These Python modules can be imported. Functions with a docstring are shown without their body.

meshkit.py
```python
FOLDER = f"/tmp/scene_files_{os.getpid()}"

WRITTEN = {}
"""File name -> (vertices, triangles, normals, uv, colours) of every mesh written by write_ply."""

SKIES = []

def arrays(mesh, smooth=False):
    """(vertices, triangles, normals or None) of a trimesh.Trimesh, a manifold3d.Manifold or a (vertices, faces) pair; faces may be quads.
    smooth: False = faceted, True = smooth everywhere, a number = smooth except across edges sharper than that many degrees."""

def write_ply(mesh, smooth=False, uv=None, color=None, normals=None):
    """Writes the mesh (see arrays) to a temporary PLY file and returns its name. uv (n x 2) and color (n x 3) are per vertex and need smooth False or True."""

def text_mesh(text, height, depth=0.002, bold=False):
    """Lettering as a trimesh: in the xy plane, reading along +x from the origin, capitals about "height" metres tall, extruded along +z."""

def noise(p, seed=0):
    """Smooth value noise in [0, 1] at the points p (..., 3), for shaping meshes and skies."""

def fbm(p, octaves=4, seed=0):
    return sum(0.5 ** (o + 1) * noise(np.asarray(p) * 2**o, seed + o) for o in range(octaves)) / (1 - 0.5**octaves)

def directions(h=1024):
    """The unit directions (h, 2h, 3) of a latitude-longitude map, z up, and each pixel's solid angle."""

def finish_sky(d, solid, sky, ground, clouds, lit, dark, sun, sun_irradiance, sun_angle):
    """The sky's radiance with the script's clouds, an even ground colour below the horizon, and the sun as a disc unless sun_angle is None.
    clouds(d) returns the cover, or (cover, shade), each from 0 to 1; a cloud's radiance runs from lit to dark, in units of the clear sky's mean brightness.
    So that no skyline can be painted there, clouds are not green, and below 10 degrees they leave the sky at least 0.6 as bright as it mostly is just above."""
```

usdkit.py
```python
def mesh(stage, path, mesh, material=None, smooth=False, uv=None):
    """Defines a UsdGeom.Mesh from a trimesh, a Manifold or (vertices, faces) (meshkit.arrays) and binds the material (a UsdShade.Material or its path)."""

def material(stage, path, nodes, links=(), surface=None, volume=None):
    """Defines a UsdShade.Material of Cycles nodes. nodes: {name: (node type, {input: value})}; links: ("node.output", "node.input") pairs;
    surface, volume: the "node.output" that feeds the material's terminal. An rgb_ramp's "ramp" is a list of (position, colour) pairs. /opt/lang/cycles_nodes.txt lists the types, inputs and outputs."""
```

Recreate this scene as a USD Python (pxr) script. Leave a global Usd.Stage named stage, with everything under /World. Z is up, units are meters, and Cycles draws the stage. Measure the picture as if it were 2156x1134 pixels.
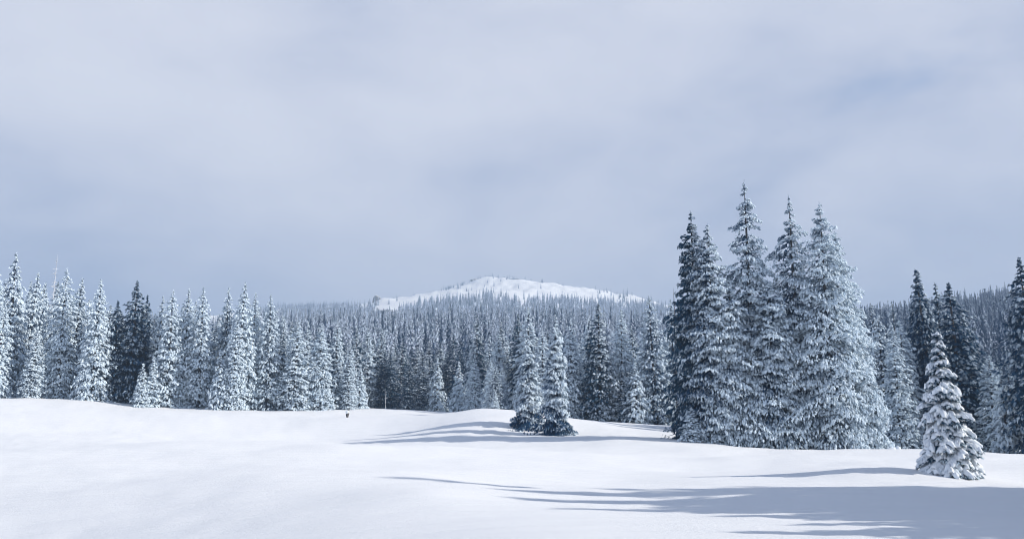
import math, random
import numpy as np, trimesh, usdkit, meshkit
from scipy.interpolate import RBFInterpolator
from pxr import Usd, UsdGeom, UsdLux, UsdShade, Gf, Sdf, Vt

stage = Usd.Stage.CreateInMemory()
UsdGeom.SetStageUpAxis(stage, 'Z')
UsdGeom.SetStageMetersPerUnit(stage, 1.0)
world = UsdGeom.Xform.Define(stage, '/World')
stage.SetDefaultPrim(world.GetPrim())
UsdGeom.Scope.Define(stage, '/World/Looks')

# ------------------------------------------------------------------ camera
EYE = 1.6
F_PX, CX, CY, HORIZON = 1867.0, 1078.0, 567.0, 910.0
PITCH = math.atan((HORIZON - CY) / F_PX)
cam = UsdGeom.Camera.Define(stage, '/World/camera')
cam.AddTranslateOp().Set(Gf.Vec3d(0, 0, EYE))
cam.AddRotateXOp().Set(90 + math.degrees(PITCH))
cam.CreateHorizontalApertureAttr(36.0)
cam.CreateFocalLengthAttr(36.0 * F_PX / 2156.0)
cam.CreateExposureAttr(0.34)
cam.CreateClippingRangeAttr(Gf.Vec2f(0.1, 100000.0))

# ------------------------------------------------------------------ sun and sky
SUN_EL = math.radians(30.0)
SUN_AZ = math.atan2(1.0, -0.16)          # atan2(x, y) of the direction towards the sun
sun_dir = np.array([math.sin(SUN_AZ) * math.cos(SUN_EL), math.cos(SUN_AZ) * math.cos(SUN_EL), math.sin(SUN_EL)])
sun = UsdLux.DistantLight.Define(stage, '/World/sun')
sun.CreateIntensityAttr(1.16)
sun.CreateAngleAttr(0.53)
sun.CreateNormalizeAttr(True)
sun.CreateColorAttr(Gf.Vec3f(1.0, 0.94, 0.85))
zax = Gf.Vec3d(*sun_dir)
xax = Gf.Cross(Gf.Vec3d(0, 0, 1), zax).GetNormalized()
yax = Gf.Cross(zax, xax)
sun.AddTransformOp().Set(Gf.Matrix4d(*xax, 0, *yax, 0, *zax, 0, 0, 0, 0, 1))

SKY = 0.15
cl = lambda r, g, b: (r / SKY, g / SKY, b / SKY)
sky_mat = usdkit.material(stage, '/World/Looks/cloudy_sky', {
    'tc': ('texture_coordinate', {}),
    'sky': ('sky_texture', {'sky_type': 'single_scattering', 'sun_disc': False, 'sun_elevation': SUN_EL, 'sun_rotation': SUN_AZ, 'altitude': 2500.0}),
    'map': ('mapping', {'mapping_type': 'point', 'scale': (1.0, 1.0, 2.1), 'location': (-2.62, 1.55, 0.55)}),
    'n1': ('noise_texture', {'scale': 2.1, 'detail': 5.0, 'roughness': 0.5, 'distortion': 0.25}),
    'n2': ('noise_texture', {'scale': 6.5, 'detail': 4.0, 'roughness': 0.48, 'distortion': 0.3}),
    'sep': ('separate_xyz', {}),
    'elev': ('map_range', {'range_type': 'smoothstep', 'from_min': -0.02, 'from_max': 0.42, 'to_min': -0.17, 'to_max': 0.12, 'clamp': True}),
    'a': ('math', {'math_type': 'multiply_add', 'value2': 0.48, 'value3': -0.09}),
    'b': ('math', {'math_type': 'add'}),
    'c': ('math', {'math_type': 'add'}),
    'ramp': ('rgb_ramp', {'ramp': [(0.26, cl(.285, .345, .485)), (0.40, cl(.325, .385, .53)), (0.54, cl(.42, .465, .59)), (0.70, cl(.53, .56, .66)), (0.88, cl(.61, .63, .71)), (1.0, cl(.64, .66, .73))]}),
    'thin': ('map_range', {'range_type': 'smoothstep', 'from_min': 0.20, 'from_max': 1.0, 'to_min': -0.12, 'to_max': 0.42, 'clamp': True}),
    'nt': ('math', {'math_type': 'subtract'}),
    'cov': ('map_range', {'from_min': 0.20, 'from_max': 0.40, 'to_min': 0.05, 'to_max': 0.97, 'clamp': True}),
    'mix': ('mix_color', {'blend_type': 'mix', 'use_clamp': True}),
    'bg': ('background_shader', {'strength': SKY}),
}, [('tc.generated', 'map.vector'), ('map.vector', 'n1.vector'), ('map.vector', 'n2.vector'),
    ('tc.generated', 'sep.vector'), ('sep.z', 'elev.value'),
    ('n2.fac', 'a.value1'), ('n1.fac', 'b.value1'), ('a.value', 'b.value2'), ('b.value', 'c.value1'), ('elev.result', 'c.value2'),
    ('c.value', 'ramp.fac'), ('sep.z', 'thin.value'), ('n1.fac', 'nt.value1'), ('thin.result', 'nt.value2'), ('nt.value', 'cov.value'), ('cov.result', 'mix.fac'), ('sky.color', 'mix.a'), ('ramp.color', 'mix.b'),
    ('mix.result', 'bg.color')], surface='bg.background')
dome = UsdLux.DomeLight.Define(stage, '/World/sky')
dome.CreateIntensityAttr(1.0)
UsdShade.MaterialBindingAPI.Apply(dome.GetPrim()).Bind(sky_mat)
dome.GetPrim().SetCustomDataByKey('kind', 'structure')

# ------------------------------------------------------------------ helpers
taken = {}
def numbered(parent, name):
    k = (parent, name); n = taken.get(k, -1) + 1; taken[k] = n
    return f'{parent}/{name}' if n == 0 else f'{parent}/{name}_{n:03d}'

def tag(prim, label=None, cat=None, group=None, kind=None):
    for k, v in (('label', label), ('category', cat), ('group', group), ('kind', kind)):
        if v: prim.SetCustomDataByKey(k, v)
    return prim

def thing(name, loc=(0, 0, 0), rz=0.0, scale=None, lean=None, **tags):
    x = UsdGeom.Xform.Define(stage, numbered('/World', name))
    x.AddTranslateOp().Set(Gf.Vec3d(*map(float, loc)))
    if lean: x.AddRotateXYZOp(opSuffix='lean').Set(Gf.Vec3f(lean[0], lean[1], 0))
    if rz: x.AddRotateZOp().Set(float(rz))
    if scale: x.AddScaleOp().Set(Gf.Vec3f(*map(float, scale)))
    return tag(x.GetPrim(), **tags)

def part(parent, name, v, f, mat, frost=None, smooth=False):
    path = numbered(str(parent.GetPath()), name)
    m = UsdGeom.Mesh.Define(stage, path)
    v = np.asarray(v, np.float32); f = np.asarray(f, np.int32)
    m.CreatePointsAttr(Vt.Vec3fArray.FromNumpy(np.ascontiguousarray(v)))
    m.CreateFaceVertexCountsAttr(Vt.IntArray.FromNumpy(np.full(len(f), f.shape[1], np.int32)))
    m.CreateFaceVertexIndicesAttr(Vt.IntArray.FromNumpy(np.ascontiguousarray(f.ravel())))
    m.CreateSubdivisionSchemeAttr('none')
    if smooth:
        _, _, n = meshkit.arrays((v, f), True)
        m.CreateNormalsAttr(Vt.Vec3fArray.FromNumpy(n.astype(np.float32)))
        m.SetNormalsInterpolation('vertex')
    if frost is not None:
        UsdGeom.PrimvarsAPI(m).CreatePrimvar('frost', Sdf.ValueTypeNames.FloatArray, 'vertex').Set(Vt.FloatArray.FromNumpy(np.asarray(frost, np.float32)))
    UsdShade.MaterialBindingAPI.Apply(m.GetPrim()).Bind(mat)
    return m.GetPrim()

def ray(u, v):
    a, b = (u - CX) / F_PX, (CY - v) / F_PX
    c, s = math.cos(PITCH), math.sin(PITCH)
    return np.array([a, c - b * s, s + b * c])

def at(u, v, Y):
    d = ray(u, v)
    return d * (Y / d[1]) + np.array([0, 0, EYE])

# ------------------------------------------------------------------ materials
def frost_material(name, needle, frost, bias, spread=0.24, noise=0.45, scale=2.2):
    return usdkit.material(stage, '/World/Looks/' + name, {
        'at': ('attribute', {'attribute': 'frost'}),
        'tc': ('texture_coordinate', {}),
        'oi': ('object_info', {}),
        'n': ('noise_texture', {'scale': scale, 'detail': 3.0, 'roughness': 0.6}),
        'n2': ('noise_texture', {'scale': 0.22, 'detail': 2.0}),
        'a': ('math', {'math_type': 'multiply_add', 'value2': noise, 'value3': bias - noise * 0.5}),
        'a2': ('math', {'math_type': 'multiply_add', 'value2': 0.5}),
        'b': ('math', {'math_type': 'add'}),
        'r': ('math', {'math_type': 'multiply_add', 'value2': 0.14, 'value3': -0.32}),
        'c': ('math', {'math_type': 'add'}),
        'mr': ('map_range', {'range_type': 'smoothstep', 'from_min': 0.5 - spread, 'from_max': 0.5 + spread, 'clamp': True}),
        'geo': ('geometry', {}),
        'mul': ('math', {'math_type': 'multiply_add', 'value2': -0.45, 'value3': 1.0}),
        'm2': ('math', {'math_type': 'multiply'}),
        'tint': ('mix_color', {'a': needle, 'b': tuple(x * 1.7 for x in needle)}),
        'mix': ('mix_color', {'b': frost}),
        'p': ('principled_bsdf', {'roughness': 0.85, 'specular_ior_level': 0.15}),
        't': ('translucent_bsdf', {}),
        'mc': ('mix_closure', {'fac': 0.16}),
    }, [('tc.object', 'n.vector'), ('tc.object', 'n2.vector'), ('n.fac', 'a.value1'), ('at.fac', 'b.value1'), ('n2.fac', 'a2.value1'), ('a.value', 'a2.value3'), ('a2.value', 'b.value2'),
        ('oi.random', 'r.value1'), ('b.value', 'c.value1'), ('r.value', 'c.value2'), ('c.value', 'mr.value'),
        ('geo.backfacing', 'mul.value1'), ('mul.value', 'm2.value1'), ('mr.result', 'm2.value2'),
        ('n.fac', 'tint.fac'), ('tint.result', 'mix.a'), ('m2.value', 'mix.fac'), ('mix.result', 'p.base_color'), ('mix.result', 't.color'),
        ('p.BSDF', 'mc.closure1'), ('t.BSDF', 'mc.closure2')], surface='mc.closure')

FROST = (0.75, 0.855, 0.93)
NEEDLE = (0.017, 0.060, 0.125)
M_heavy = frost_material('heavily_frosted_needles', NEEDLE, FROST, 0.19)
M_mid = frost_material('frosted_needles', NEEDLE, FROST, 0.03)
M_light = frost_material('lightly_frosted_needles', (0.015, 0.055, 0.100), (0.68, 0.77, 0.84), -0.17)
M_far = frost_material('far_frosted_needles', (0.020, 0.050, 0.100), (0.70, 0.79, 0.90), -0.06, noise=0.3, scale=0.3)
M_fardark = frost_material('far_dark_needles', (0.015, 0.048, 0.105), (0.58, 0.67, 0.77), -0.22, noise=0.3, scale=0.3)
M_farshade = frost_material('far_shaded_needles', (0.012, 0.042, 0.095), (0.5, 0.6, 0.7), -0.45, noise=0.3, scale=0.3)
M_needle = frost_material('green_needles_under_snow', (0.017, 0.055, 0.095), FROST, -0.05, scale=9.0)

def bark_material(name, dark, pale, lo, hi):
    return usdkit.material(stage, '/World/Looks/' + name, {
        'tc': ('texture_coordinate', {}), 'map': ('mapping', {'mapping_type': 'point', 'scale': (6.0, 6.0, 1.2)}),
        'n': ('noise_texture', {'scale': 1.0, 'detail': 4.0, 'roughness': 0.65}),
        'mr': ('map_range', {'from_min': lo, 'from_max': hi, 'clamp': True}),
        'mix': ('mix_color', {'a': dark, 'b': pale}), 'bump': ('bump', {'strength': 0.6, 'distance': 0.03}),
        'p': ('principled_bsdf', {'roughness': 0.9, 'specular_ior_level': 0.2}),
    }, [('tc.object', 'map.vector'), ('map.vector', 'n.vector'), ('n.fac', 'mr.value'), ('mr.result', 'mix.fac'), ('mix.result', 'p.base_color'),
        ('n.fac', 'bump.height'), ('bump.normal', 'p.normal')], surface='p.BSDF')
M_bark = bark_material('spruce_bark', (0.045, 0.045, 0.048), (0.14, 0.135, 0.135), 0.4, 0.7)
M_rime = bark_material('rime_covered_bark', (0.12, 0.11, 0.11), (0.78, 0.80, 0.84), 0.30, 0.48)

M_snow = usdkit.material(stage, '/World/Looks/wind_packed_snow', {
    'g': ('geometry', {}),
    'm1': ('mapping', {'mapping_type': 'point', 'scale': (0.16, 1.3, 1.0), 'rotation': (0, 0, 0.07)}),
    'n1': ('noise_texture', {'scale': 1.0, 'detail': 6.0, 'roughness': 0.6, 'distortion': 0.4}),
    'n2': ('noise_texture', {'scale': 11.0, 'detail': 7.0, 'roughness': 0.75}),
    'h': ('math', {'math_type': 'multiply_add', 'value2': 0.22}),
    'bump': ('bump', {'strength': 0.85, 'distance': 0.12}),
    'mix': ('mix_color', {'a': (0.815, 0.83, 0.85), 'b': (0.865, 0.872, 0.88)}),
    'p': ('principled_bsdf', {'roughness': 0.7, 'specular_ior_level': 0.03}),
}, [('g.position', 'm1.vector'), ('m1.vector', 'n1.vector'), ('g.position', 'n2.vector'), ('n2.fac', 'h.value1'), ('n1.fac', 'h.value3'),
    ('h.value', 'bump.height'), ('bump.normal', 'p.normal'), ('n1.fac', 'mix.fac'), ('mix.result', 'p.base_color')], surface='p.BSDF')

M_snowload = usdkit.material(stage, '/World/Looks/soft_snow_on_boughs', {
    'g': ('geometry', {}), 'n': ('noise_texture', {'scale': 14.0, 'detail': 5.0, 'roughness': 0.6}),
    'bump': ('bump', {'strength': 0.5, 'distance': 0.05}),
    'mix': ('mix_color', {'a': (0.76, 0.82, 0.88), 'b': (0.83, 0.87, 0.91)}),
    'p': ('principled_bsdf', {'roughness': 0.7, 'specular_ior_level': 0.2}),
}, [('g.position', 'n.vector'), ('n.fac', 'bump.height'), ('bump.normal', 'p.normal'), ('n.fac', 'mix.fac'), ('mix.result', 'p.base_color')], surface='p.BSDF')

M_rock = usdkit.material(stage, '/World/Looks/snowy_rock', {
    'g': ('geometry', {}), 'sep': ('separate_xyz', {}), 'n': ('noise_texture', {'scale': 0.35, 'detail': 6.0, 'roughness': 0.7}),
    'add': ('math', {'math_type': 'add'}),
    'mr': ('map_range', {'range_type': 'smoothstep', 'from_min': 1.0, 'from_max': 1.3, 'clamp': True}),
    'rock': ('mix_color', {'a': (0.06, 0.06, 0.065), 'b': (0.20, 0.19, 0.18)}),
    'mix': ('mix_color', {'b': (0.83, 0.845, 0.87)}),
    'p': ('principled_bsdf', {'roughness': 0.85}),
}, [('g.true_normal', 'sep.vector'), ('g.position', 'n.vector'), ('sep.z', 'add.value1'), ('n.fac', 'add.value2'), ('add.value', 'mr.value'),
    ('n.fac', 'rock.fac'), ('rock.result', 'mix.a'), ('mr.result', 'mix.fac'), ('mix.result', 'p.base_color')], surface='p.BSDF')

# ------------------------------------------------------------------ terrain
near_px = [  # column, row, distance of points on the snow
    (0, 1056, 30), (0, 935, 62), (0, 868, 108), (0, 839, 135), (200, 842, 138), (300, 849, 136), (430, 860, 138), (540, 1005, 30), (540, 935, 62),
    (540, 862, 142), (740, 861, 150), (730, 880, 118), (850, 868, 165), (960, 872, 150), (870, 1030, 23), (660, 941, 70), (870, 944, 70), (870, 908, 100),
    (1000, 938, 74), (1000, 886, 100), (1020, 866, 116), (1090, 870, 116), (960, 871, 122), (1110, 893, 99), (1180, 917, 92), (1250, 886, 118), (1250, 910, 96), (1330, 887, 118),
    (1430, 893, 116), (1400, 908, 98), (1150, 931, 82), (1300, 932, 80), (1480, 930, 82), (1600, 949, 79), (1700, 950, 76), (1780, 944, 74), (1850, 941, 72), (1930, 940, 70),
    (2060, 950, 68), (2156, 958, 66), (2300, 968, 64),
    (1300, 945, 70), (1300, 1018, 34), (1540, 1019, 32.8), (1540, 1006, 36), (1700, 1017, 33), (1700, 1000, 36), (1780, 1016, 33.2), (1780, 991, 35.8), (1900, 1014, 33.2), (1900, 985, 35.8), (1995, 1013, 33.0), (1995, 985, 36.6), (1780, 978, 42), (1650, 982, 48), (1650, 957, 66), (1850, 975, 48), (1995, 1001, 34.5), (2080, 985, 40), (1900, 1015, 32),
    (2156, 1000, 38), (1750, 1046, 22.5), (1400, 1052, 22.5), (2156, 1058, 22.5), (1070, 1046, 22.5), (600, 1068, 22.5), (0, 1160, 22.5), (300, 1112, 22.5),
    (0, 1290, 13.2), (540, 1200, 13.2), (1078, 1136, 13.2), (1600, 1134, 13.2), (2156, 1130, 13.2),
    (1850, 945, 95), (2000, 948, 100), (2156, 950, 100), (1700, 935, 110), (1600, 925, 120),
    (600, 868, 205), (900, 868, 205), (1200, 872, 205), (300, 868, 205), (0, 868, 205), (1500, 880, 205), (1900, 890, 205), (2156, 885, 205), (1000, 878, 160), (1300, 884, 160), (1600, 900, 160), (1900, 925, 150), (2156, 930, 150)]
near_xyz = np.array([at(*p) for p in near_px])
near_extra = [(x, y, z) for x, y, z in [(0, 0, 0), (-8, 4, -.9), (8, 4, .15), (-20, 0, -2.8), (20, 0, .2), (-60, 0, .3), (60, 0, .6), (0, -40, -.2), (-70, 60, 1.3), (25, 18, .1), (40, 22, .3), (62, 60, .3),
              (-110, 110, 5), (110, 110, 0), (-160, 200, 9), (180, 200, 9), (0, -150, -1), (-150, 0, 2), (150, 0, 1), (0, 9, 0)]]
near_rbf = RBFInterpolator(np.vstack([near_xyz[:, :2], np.array(near_extra)[:, :2]]), np.concatenate([near_xyz[:, 2], np.array(near_extra)[:, 2]]), kernel='thin_plate_spline', smoothing=0.06)

far_px = []
for u in (600, 700, 780): far_px += [(u, 868, 205), (u, 800, 270), (u, 752, 360), (u, 722, 500), (u, 694, 800), (u, 668, 1150), (u, 660, 1350), (u, 652, 1700)]
for u in (0, 200, 420): far_px += [(u, 868, 205), (u, 810, 270), (u, 765, 360), (u, 725, 500), (u, 700, 800), (u, 685, 1150), (u, 675, 1600)]
far_px += [(800, 628, 1330), (850, 633, 1400), (900, 624, 1500), (960, 607, 1620), (1000, 593, 1700), (1020, 587, 1730), (1040, 582, 1750), (1055, 584, 1750), (1080, 589, 1750), (1130, 595, 1750), (1200, 602, 1750), (1280, 616, 1700), (1350, 629, 1650), (1420, 645, 1600), (1550, 676, 1500),
           (830, 658, 1130), (900, 650, 1150), (900, 683, 800), (900, 712, 500), (1040, 680, 800), (1040, 646, 1150), (1040, 616, 1450), (1040, 712, 500), (1040, 752, 360), (1040, 800, 270), (1040, 868, 205),
           (1200, 684, 800), (1200, 655, 1150), (1200, 628, 1450), (1200, 712, 500), (1350, 698, 800), (1350, 674, 1150), (1350, 724, 500), (1350, 755, 360), (1350, 805, 270), (1300, 872, 205),
           (1600, 720, 500), (1600, 690, 900), (1600, 800, 280), (1600, 890, 205)]
far_px += [(1830, 890, 205), (1830, 810, 290), (1830, 750, 400), (1830, 714, 550), (1830, 694, 720), (2090, 890, 205), (2090, 790, 280), (2090, 722, 400), (2090, 684, 550), (2090, 658, 700), (1980, 672, 700), (2156, 646, 700), (2400, 605, 700), (2400, 690, 400), (2400, 800, 280), (2400, 890, 205), (1980, 690, 1000), (2300, 670, 1000)]
far_xyz = np.array([at(*p) for p in far_px])
far_extra = np.array([(-900, 2300, 120), (0, 2400, 190), (600, 2300, 150), (900, 1600, 90), (-900, 1500, 150), (-1500, 3000, 100), (1500, 3000, 100), (0, 3500, 120), (-500, 600, 40), (700, 400, 90), (-300, 205, 8), (300, 205, 14)], float)
far_rbf = RBFInterpolator(np.vstack([far_xyz[:, :2], far_extra[:, :2]]), np.concatenate([far_xyz[:, 2], far_extra[:, 2]]), kernel='linear', smoothing=0.3)

def smooth01(t): t = np.clip(t, 0, 1); return t * t * (3 - 2 * t)

def ground_z(x, y):
    x, y = np.atleast_1d(np.asarray(x, float)), np.atleast_1d(np.asarray(y, float))
    p = np.column_stack([x, y]); r = np.hypot(x, y)
    k = smooth01((r - 190) / 60.0)
    front = smooth01((y + 0.25 * np.abs(x)) / 120.0)
    cap = np.minimum(1, 240.0 / np.maximum(r, 1e-6))[:, None]
    zn = near_rbf(p * cap)
    pf = p * np.minimum(1, 3800.0 / np.maximum(r, 1e-6))[:, None]
    zf = np.where(k > 0, far_rbf(pf), 0.0)
    back = 4.0 + 0 * r
    z = zn * (1 - k) + k * (zf * front + back * (1 - front))
    n3 = lambda s, seed, oct=4: meshkit.fbm(np.column_stack([x / s, y / s, 0 * x]), oct, seed) - 0.5
    calm = 1 - 0.92 * np.exp(-(((x - 12) / 9) ** 2 + ((y - 35) / 5) ** 2))
    z = z + calm * (1 - k) * (1.1 * n3(19.0, 8, 3) * smooth01((r - 18) / 25) + 0.38 * n3(9.0, 3) + 0.10 * n3(3.1, 5, 3)) * smooth01((r - 4) / 20)
    z = z + (1 - k) * 0.11 * (meshkit.fbm(np.column_stack([x / 7.0 + 0.05 * y, y / 0.9, 0 * x]), 3, 11) - 0.5)
    z = z + k * smooth01((r - 250) / 500) * (11 * n3(120.0, 21) + 9 * n3(38.0, 22, 3) + 6 * smooth01((r - 1200) / 400) * n3(14.0, 23, 3))
    return z

gz = lambda x, y: float(ground_z(x, y)[0])

az = np.radians(np.concatenate([np.arange(-36, 36, 0.12), np.arange(36, 324, 2.4)]))
rad = np.concatenate([[0.0], np.geomspace(1.2, 260, 190), np.geomspace(265, 2700, 190), np.geomspace(2800, 3600, 5)])
A, R = np.meshgrid(az, rad, indexing='ij')
gx, gy = (np.sin(A) * R).ravel(), (np.cos(A) * R).ravel()
gv = np.column_stack([gx, gy, ground_z(gx, gy)])
na, nr = len(az), len(rad)
I, J = np.meshgrid(np.arange(na), np.arange(nr - 1), indexing='ij')
I2 = (I + 1) % na
quads = np.stack([I * nr + J, I2 * nr + J, I2 * nr + J + 1, I * nr + J + 1], -1).reshape(-1, 4)
qr = R.ravel()[quads[:, 0]]; qx, qy = gx[quads[:, 0]], gy[quads[:, 0]]
_, _, gn = meshkit.arrays((gv, quads), True)
def sheet(name, mask):
    q = quads[mask]; used, inv = np.unique(q, return_inverse=True)
    m = UsdGeom.Mesh.Define(stage, '/World/' + name)
    m.CreatePointsAttr(Vt.Vec3fArray.FromNumpy(gv[used].astype(np.float32)))
    m.CreateFaceVertexCountsAttr(Vt.IntArray.FromNumpy(np.full(len(q), 4, np.int32)))
    m.CreateFaceVertexIndicesAttr(Vt.IntArray.FromNumpy(inv.astype(np.int32).ravel()))
    m.CreateSubdivisionSchemeAttr('none')
    m.CreateNormalsAttr(Vt.Vec3fArray.FromNumpy((gn[used] * np.sign(gn[used][:, 2:3])).astype(np.float32)))
    m.SetNormalsInterpolation('vertex')
    UsdShade.MaterialBindingAPI.Apply(m.GetPrim()).Bind(M_snow)
    tag(m.GetPrim(), kind='structure')
far_mask = (qr > 300) & (qy > 200)
sheet('snow_ground', ~far_mask)
sheet('mountain', far_mask & (qx < 0.29 * qy))
sheet('hillside', far_mask & (qx >= 0.29 * qy))

M_haze = usdkit.material(stage, '/World/Looks/cold_air', {'v': ('principled_volume', {'color': (0.55, 0.74, 1.0), 'density': 0.00048, 'anisotropy': 0.0})}, [], volume='v.volume')
hz_lo, hz_hi = gv[:, 2].min() - 1.0, gv[:, 2].max() + 25.0
hz = trimesh.creation.box([7400, 7400, hz_hi - hz_lo]); hz.apply_translation([0, 0, (hz_hi + hz_lo) / 2])
tag(usdkit.mesh(stage, '/World/haze', hz, M_haze).GetPrim(), label='thin cold blue haze in the air towards the mountain', cat='haze', kind='stuff')

# ------------------------------------------------------------------ spruce builder
def tufts(P, D, S, L, W, lift, sag, fr, tw):
    """Small roof-shaped needle sprays. P base, D direction, S side, L length, W width; returns vertices, faces, frost."""
    n = len(P)
    N = np.cross(S, D); N *= np.where(N[:, 2:] < 0, -1.0, 1.0)
    L, W = L[:, None], W[:, None]
    down = np.array([0, 0, -1.0])
    base = P
    mid = P + D * L * 0.5 + N * W * lift
    left = P + D * L * 0.55 - S * W * 0.5 + down * sag * L * 0.5
    right = P + D * L * 0.55 + S * W * 0.5 + down * sag * L * 0.5
    tip = P + D * L + down * sag * L
    V = np.stack([base, left, tip, right, mid], 1).reshape(-1, 3)
    k = np.arange(n)[:, None] * 5
    Fc = np.concatenate([k + [0, 4, 1], k + [1, 4, 2], k + [2, 4, 3], k + [3, 4, 0]], 1).reshape(-1, 3)
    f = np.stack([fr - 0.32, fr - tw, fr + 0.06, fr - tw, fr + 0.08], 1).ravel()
    return V, Fc, f

def unit(a): return a / np.maximum(np.linalg.norm(a, axis=-1, keepdims=True), 1e-9)

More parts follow.
